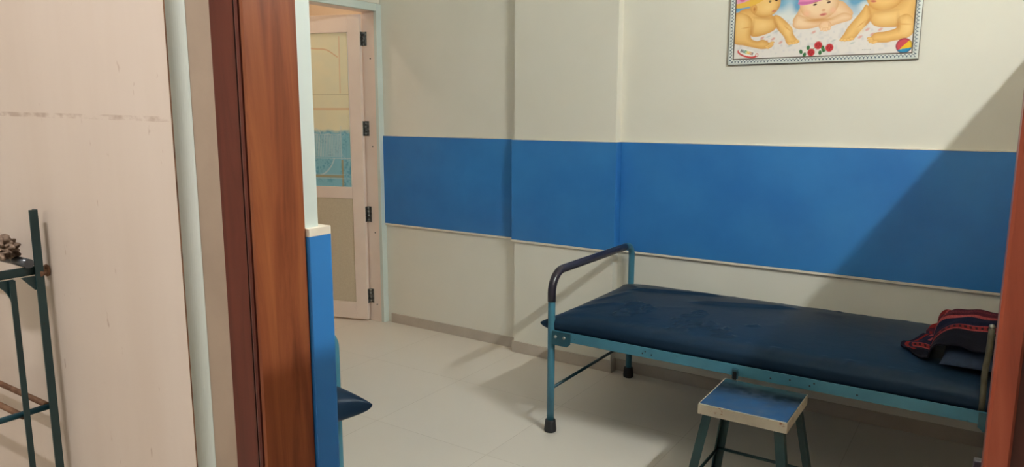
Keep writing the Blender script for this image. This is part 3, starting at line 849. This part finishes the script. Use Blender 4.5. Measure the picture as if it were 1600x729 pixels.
    for (cx, cy, rr) in ((416, 77, 18), (465, 64, 18), (387, 46, 17)):
        ell(cx, cy, rr, rr * 1.05, (196, 48, 56), .2)
        for q in range(5): ell(cx + 7 * math.cos(q * 2.4), cy + 7 * math.sin(q * 2.4), 6, 2, (150, 28, 40), .7, q * 40)
    # small rainbow badge with a red strap, and the caption line
    ell(92, 52, 50, 18, (206, 66, 66), .12, -17); ell(93, 58, 44, 16, (240, 236, 232), .12, -17)
    a = math.radians(-17); p = (X - 92) * math.cos(a) + (Z - 59) * math.sin(a); q = -(X - 92) * math.sin(a) + (Z - 59) * math.cos(a)
    cols = [(40, 50, 60), (60, 70, 80), (60, 110, 120), (90, 150, 110), (150, 180, 90), (230, 200, 80), (236, 190, 70), (226, 160, 80), (190, 130, 90), (120, 90, 90)]
    for i, cc in enumerate(cols):
        blend(((p > -32 + 6.4 * i) & (p < -32 + 6.4 * i + 4.6) & (np.abs(q) < 7.5)) * 1.0, cc)
    ell(140, 44, 7, 9, (206, 66, 66), .3); ell(140, 44, 4, 6, (236, 232, 228), .3)
    blend(((np.abs(Z - 48.5) < 1.4) & (X > 601) & (X < 638) & (np.sin(X * 1.7) > -.5)) * .8, (120, 110, 105))
    edge = np.minimum(np.minimum(X - x[0], x[-1] - X), np.minimum(Z - z[0], z[-1] - Z)); blend((2.6 - edge) / 1.2, (74, 52, 40))
    PP = np.stack([x0 + X / 1000 - of[0], np.full(X.shape, -TH + .0028), Z / 1000], -1)
    pr = color_grid('print', PP, C, M['print'], Pst)
    pr['label'] = 'glossy print of three babies on a white blanket'
    # frame mouldings with a small navy motif
    def bar(p0, along, across, L, name):
        na, nc = max(2, int(L / .0016)), 20
        s = np.linspace(0, L, na); t = np.linspace(0, FW, nc); S_, T_ = np.meshgrid(s, t)
        prof = TH - .002 + .004 * np.sin(np.clip(T_ / FW, 0, 1) * PI) ** .6
        # mitre
        S2 = T_ + (L - 2 * T_) * S_ / L
        Pn = np.zeros(S_.shape + (3,))
        for i in range(3): Pn[..., i] = p0[i] + along[i] * S2 + across[i] * T_
        Pn[..., 1] -= prof
        Cf = np.zeros(S_.shape + (3,)); Cf[:] = lin((214, 218, 214))
        navy = lin((44, 66, 88)); w = T_ / FW
        period = .0155; ph = (S2 % period) / period
        tri = (np.abs(ph - .5) * .9 < (w - .28) * .9) & (w > .3) & (w < .52)
        lace = (np.abs(w - (.66 + .10 * np.cos(2 * PI * ph))) < .055)
        dot = (np.hypot((ph - .0) % 1 - .5, (w - .56) * 2.0) < .14)
        for m_ in (tri, lace, dot): Cf[m_] = navy * 1.2
        Cf[w < .10] = lin((98, 86, 74)); Cf[w > .94] = lin((66, 56, 50)); Cf[(w > .86) & (w < .94)] = lin((190, 190, 186))
        return Pn, Cf
    for nm, p0, al, ac, L in (('b', (-W / 2, 0, 0), (1, 0, 0), (0, 0, 1), W), ('t', (-W / 2, 0, H), (1, 0, 0), (0, 0, -1), W),
                              ('l', (-W / 2, 0, 0), (0, 0, 1), (1, 0, 0), H), ('r', (W / 2, 0, 0), (0, 0, 1), (-1, 0, 0), H)):
        Pn, Cf = bar(p0, al, ac, L, nm)
        # outer flank down to the wall
        e0 = Pn[:1].copy(); e0[..., 1] = -.001
        Pn = np.concatenate([e0, Pn], 0); Cf = np.concatenate([Cf[:1], Cf], 0)
        color_grid('frame_bar', Pn, Cf, M['framepat'], Pst, False)
    return Pst
make_poster()

# ------------------------------------------------------------------ wall rack in the corridor
def make_rack():
    bx, by = -1.256, .52
    R_ = empty('wall_rack', (bx, by, 0)); tag(R_, 'dark green angle iron rack standing against the pinkish board wall', 'rack')
    of = (bx, by, 0)
    def L(mb, x, y, z0, z1, w, t, sx, sy):
        mb.prism([(x, y), (x + sx * w, y), (x + sx * w, y + sy * t), (x + sx * t, y + sy * t), (x + sx * t, y + sy * w), (x, y + sy * w)], z0, z1)
    b = MB(); L(b, -1.2550, .536, 0, 1.298, .0120, .003, -1, -1); b.build('post', M['green'], R_, of)
    b = MB(); L(b, -1.2525, .4935, 0, 1.192, .0085, .0025, -1, -1); b.build('post', M['green'], R_, of)
    b = MB(); L(b, -1.2455, .235, 0, 1.298, .021, .003, -1, 1); b.build('post', M['green'], R_, of)
    for y in (.536, .235):
        b = MB(); L(b, -1.905, y, 0, 1.298, .021, .003, 1, -1 if y > .4 else 1); b.build('post', M['green'], R_, of)
    for x, nm in ((-1.2705, 'side_bar'), (-1.883, 'side_bar')):
        b = MB(); b.box(x, x + .004, .24, .53, 1.193, 1.207, .001); b.box(x - .012, x, .24, .53, 1.193, 1.1965, .001)
        b.build(nm, M['green'], R_, of)
        b = MB(); b.tube([(x + .004, .24, .972), (x + .004, .53, .972)], .0052, 8); b.build(nm, M['teal_dark'], R_, of)
    # gussets
    b = MB(); n = 7
    pl = [(0, 0), (.034, 0)] + [(.034 - .030 * math.sin(PI / 2 * i / n), -.004 - .046 * (1 - math.cos(PI / 2 * i / n))) for i in range(1, n + 1)] + [(0, -.05)]
    b.rprism((-1.262, .4935, 1.1925), (0, -1, 0), (0, 0, 1), (1, 0, 0), pl, .004)
    b.build('gusset', M['green'], R_, of)
    b = MB(); b.rprism((-1.262, .5265, 1.1925), (0, -1, 0), (0, 0, 1), (1, 0, 0), [(0, 0), (.022, 0), (.004, -.022), (0, -.022)], .004)
    b.build('gusset', M['green'], R_, of)
    for y, z in ((.524, .976), (.489, .968)):
        b = MB(); b.tube([(-1.266, y, z), (-1.885, y, z)], .0048, 10); b.build('shelf_rail', M['rust'], R_, of)['label'] = 'rusty bare rail'
    b = MB(); b.tube([(-1.266, .245, .968), (-1.885, .245, .968)], .0048, 10); b.build('shelf_rail', M['rust'], R_, of)
    b = MB(); b.tube([(-1.266, .2425, 1.200), (-1.885, .2425, 1.200)], .006, 10); b.build('top_rail', M['green'], R_, of)
    b = MB()
    b.tube([(-1.2545, .531, 1.195), (-1.274, .5495, 1.195)], .0042, 10)
    b.lathe((-1.2725, .5495, 1.196), [(.0095, 0), (.0105, -.002), (.008, -.005), (.004, -.006)], 10, (0, 1, 0))
    b.build('anchor_bolt', M['rust'], R_, of)['label'] = 'rusty bolt fixing the post to the wall'
make_rack()

# dark pipe and crumpled rag lying on the rack
b = MB(); b.tube([(-1.254, .5155, 1.2145), (-1.300, .515, 1.2150), (-1.9, .505, 1.2155)], .0075, 14)
tag(b.build('pipe', M['darkpipe']), 'dark glossy pipe lying across the top of the green rack', 'pipe')
def make_rag():
    bm = bmesh.new(); bmesh.ops.create_icosphere(bm, subdivisions=5, radius=1)
    for v in bm.verts:
        p = v.co.copy()
        n = noise.fractal(p * 1.7, 1.0, 2.0, 4) * .34 + abs(noise.noise(p * 3.1 + Vector((3, 1, 7)))) * .28 - .12
        q = p * (1 + n)
        v.co = Vector((q.x * .062, q.y * .026, max(q.z, -.55) * .024))
    for f in bm.faces: f.smooth = True
    me = bpy.data.meshes.new('rag'); bm.to_mesh(me); bm.free(); me.materials.append(M['rag'])
    o = bpy.data.objects.new('rag', me); COL.objects.link(o); o.location = (-1.322, .497, 1.2355)
    return tag(o, 'crumpled brown grey rag heaped on top of the green rack', 'rag')
make_rag()

# ------------------------------------------------------------------ things outside the view that shape the light
def make_shade_cupboard(y0, y1, label):  # unseen light blocker, added to cast the diagonal shadow on back wall and floor
    x0, x1 = .285, XR - .004; zt = 2.03
    K = empty('shade_cupboard', ((x0 + x1) / 2, (y0 + y1) / 2, 0)); tag(K, label, 'cupboard', 'unseen cupboards added to shade the back wall')
    of = tuple(K.location)
    b = MB(); b.box(x0 + .02, x1, y0, y1, .06, zt, .004); b.box(x0 + .05, x1 - .02, y0 + .02, y1 - .02, 0, .0598)
    b.build('body', M['shade_almirah'], K, of)
    ym = (y0 + y1) / 2
    for a, c, s in ((y0 + .006, ym - .003, 1), (ym + .003, y1 - .006, -1)):
        b = MB(); b.box(x0, x0 + .0195, a, c, .075, zt - .002, .004)
        d = b.build('door', M['shade_almirah'], K, of)
        yy = ym - s * .06
        b = MB(); b.tube([(x0 - .0005, yy, .98), (x0 - .03, yy, .98), (x0 - .03, yy, 1.12), (x0 - .0005, yy, 1.12)], .006, 10)
        b.build('handle', M['steel'], d, of)
make_shade_cupboard(1.50, 2.565, 'unseen tan brown cupboard added to block the lamp, nearer the doorway')
make_shade_cupboard(2.575, 3.64, 'unseen tan brown cupboard added to block the lamp, beside the back wall')

def make_tube(name, loc, along, outward, length, label, col, s):
    K = empty(name, loc); tag(K, label, 'lamp')
    a, o = Vector(along), Vector(outward); L = length / 2
    q = a.cross(o).normalized(); n = 8; r = .010
    b = MB(); b.rprism(a * -(L + .02), o, q, a, [(-.060, -.019), (-.060, .019), (-.030, .0165), (-.012, .0150), (-.012, -.0150), (-.030, -.0165)], 2 * L + .04)
    b.build('housing', M['plasticwhite'], K)
    b = MB(); b.rprism(a * -L, o, q, a, [(-.0119 + 1.2 * r * math.sin(PI * k / n), r * math.cos(PI * k / n)) for k in range(n + 1)], 2 * L)
    b.build('diffuser', emis(name + '_glow', col, s), K)
    for e in (-1, 1):
        b = MB(); b.rprism(a * (e * (L + .0105)) - a * .010, o, q, a, [(-.0118, -.0155), (-.0118, .0155), (.006, .012), (.006, -.012)], .020)
        b.build('end_cap', M['plasticwhite'], K)
    return K
make_tube('tube_light', (XR - .062, 1.80, 2.585), (0, 1, 0), (-1, 0, 0), .64, 'fluorescent tube lamp high on the right wall of the room', (.94, 1.0, .965), 1300)
make_tube('tube_light', (-.85, -.40, ZC - .062), (1, 0, 0), (0, 0, -1), .7, 'tube lamp on the corridor ceiling before the board wall', (1.0, .93, .905), 560)
K = empty('ceiling_bulb', (-4.35, 3.1, ZC)); tag(K, 'round warm bulb lamp on the bathroom ceiling', 'lamp')
b = MB(); b.lathe((0, 0, 0), [(.05, 0), (.05, -.02), (.03, -.03), (.022, -.07)], 18); b.build('holder', M['plasticwhite'], K)
b = MB(); b.lathe((0, 0, -.07), [(.018, 0), (.04, -.03), (.05, -.06), (.04, -.09), (.015, -.108)], 18); b.build('bulb', emis('bulb_glow', (1, .87, .72), 150), K)

# ------------------------------------------------------------------ world, camera, view
w = bpy.data.worlds.new('World'); SC.world = w; w.use_nodes = True
w.node_tree.nodes['Background'].inputs[0].default_value = (.02, .02, .02, 1)

cam = bpy.data.cameras.new('Camera'); co = bpy.data.objects.new('Camera', cam); COL.objects.link(co)
f_px, pitch, roll, yaw = 1143.52, .163786651, .00207366, .588043915
cam.sensor_fit = 'HORIZONTAL'; cam.sensor_width = 36; cam.lens = 36 * f_px / 1600; cam.clip_start = .02
cy, sy, cp, sp = math.cos(yaw), math.sin(yaw), math.cos(pitch), math.sin(pitch)
fw = Vector((-sy, cy, 0)); rt = Vector((cy, sy, 0)); up = Vector((0, 0, 1))
Fv = fw * cp - up * sp; Uv = up * cp + fw * sp; cr, sr = math.cos(roll), math.sin(roll)
Rr = rt * cr + Uv * sr; Ur = Uv * cr - rt * sr
co.matrix_world = Matrix(((Rr.x, Ur.x, -Fv.x, 0), (Rr.y, Ur.y, -Fv.y, 0), (Rr.z, Ur.z, -Fv.z, 1.45), (0, 0, 0, 1)))
SC.camera = co
vs = SC.view_settings; vs.view_transform = 'Standard'; vs.look = 'None'; vs.gamma = 1; vs.use_curve_mapping = False
vs.exposure = 0.0
SC.cycles.max_bounces = 10; SC.cycles.diffuse_bounces = 6
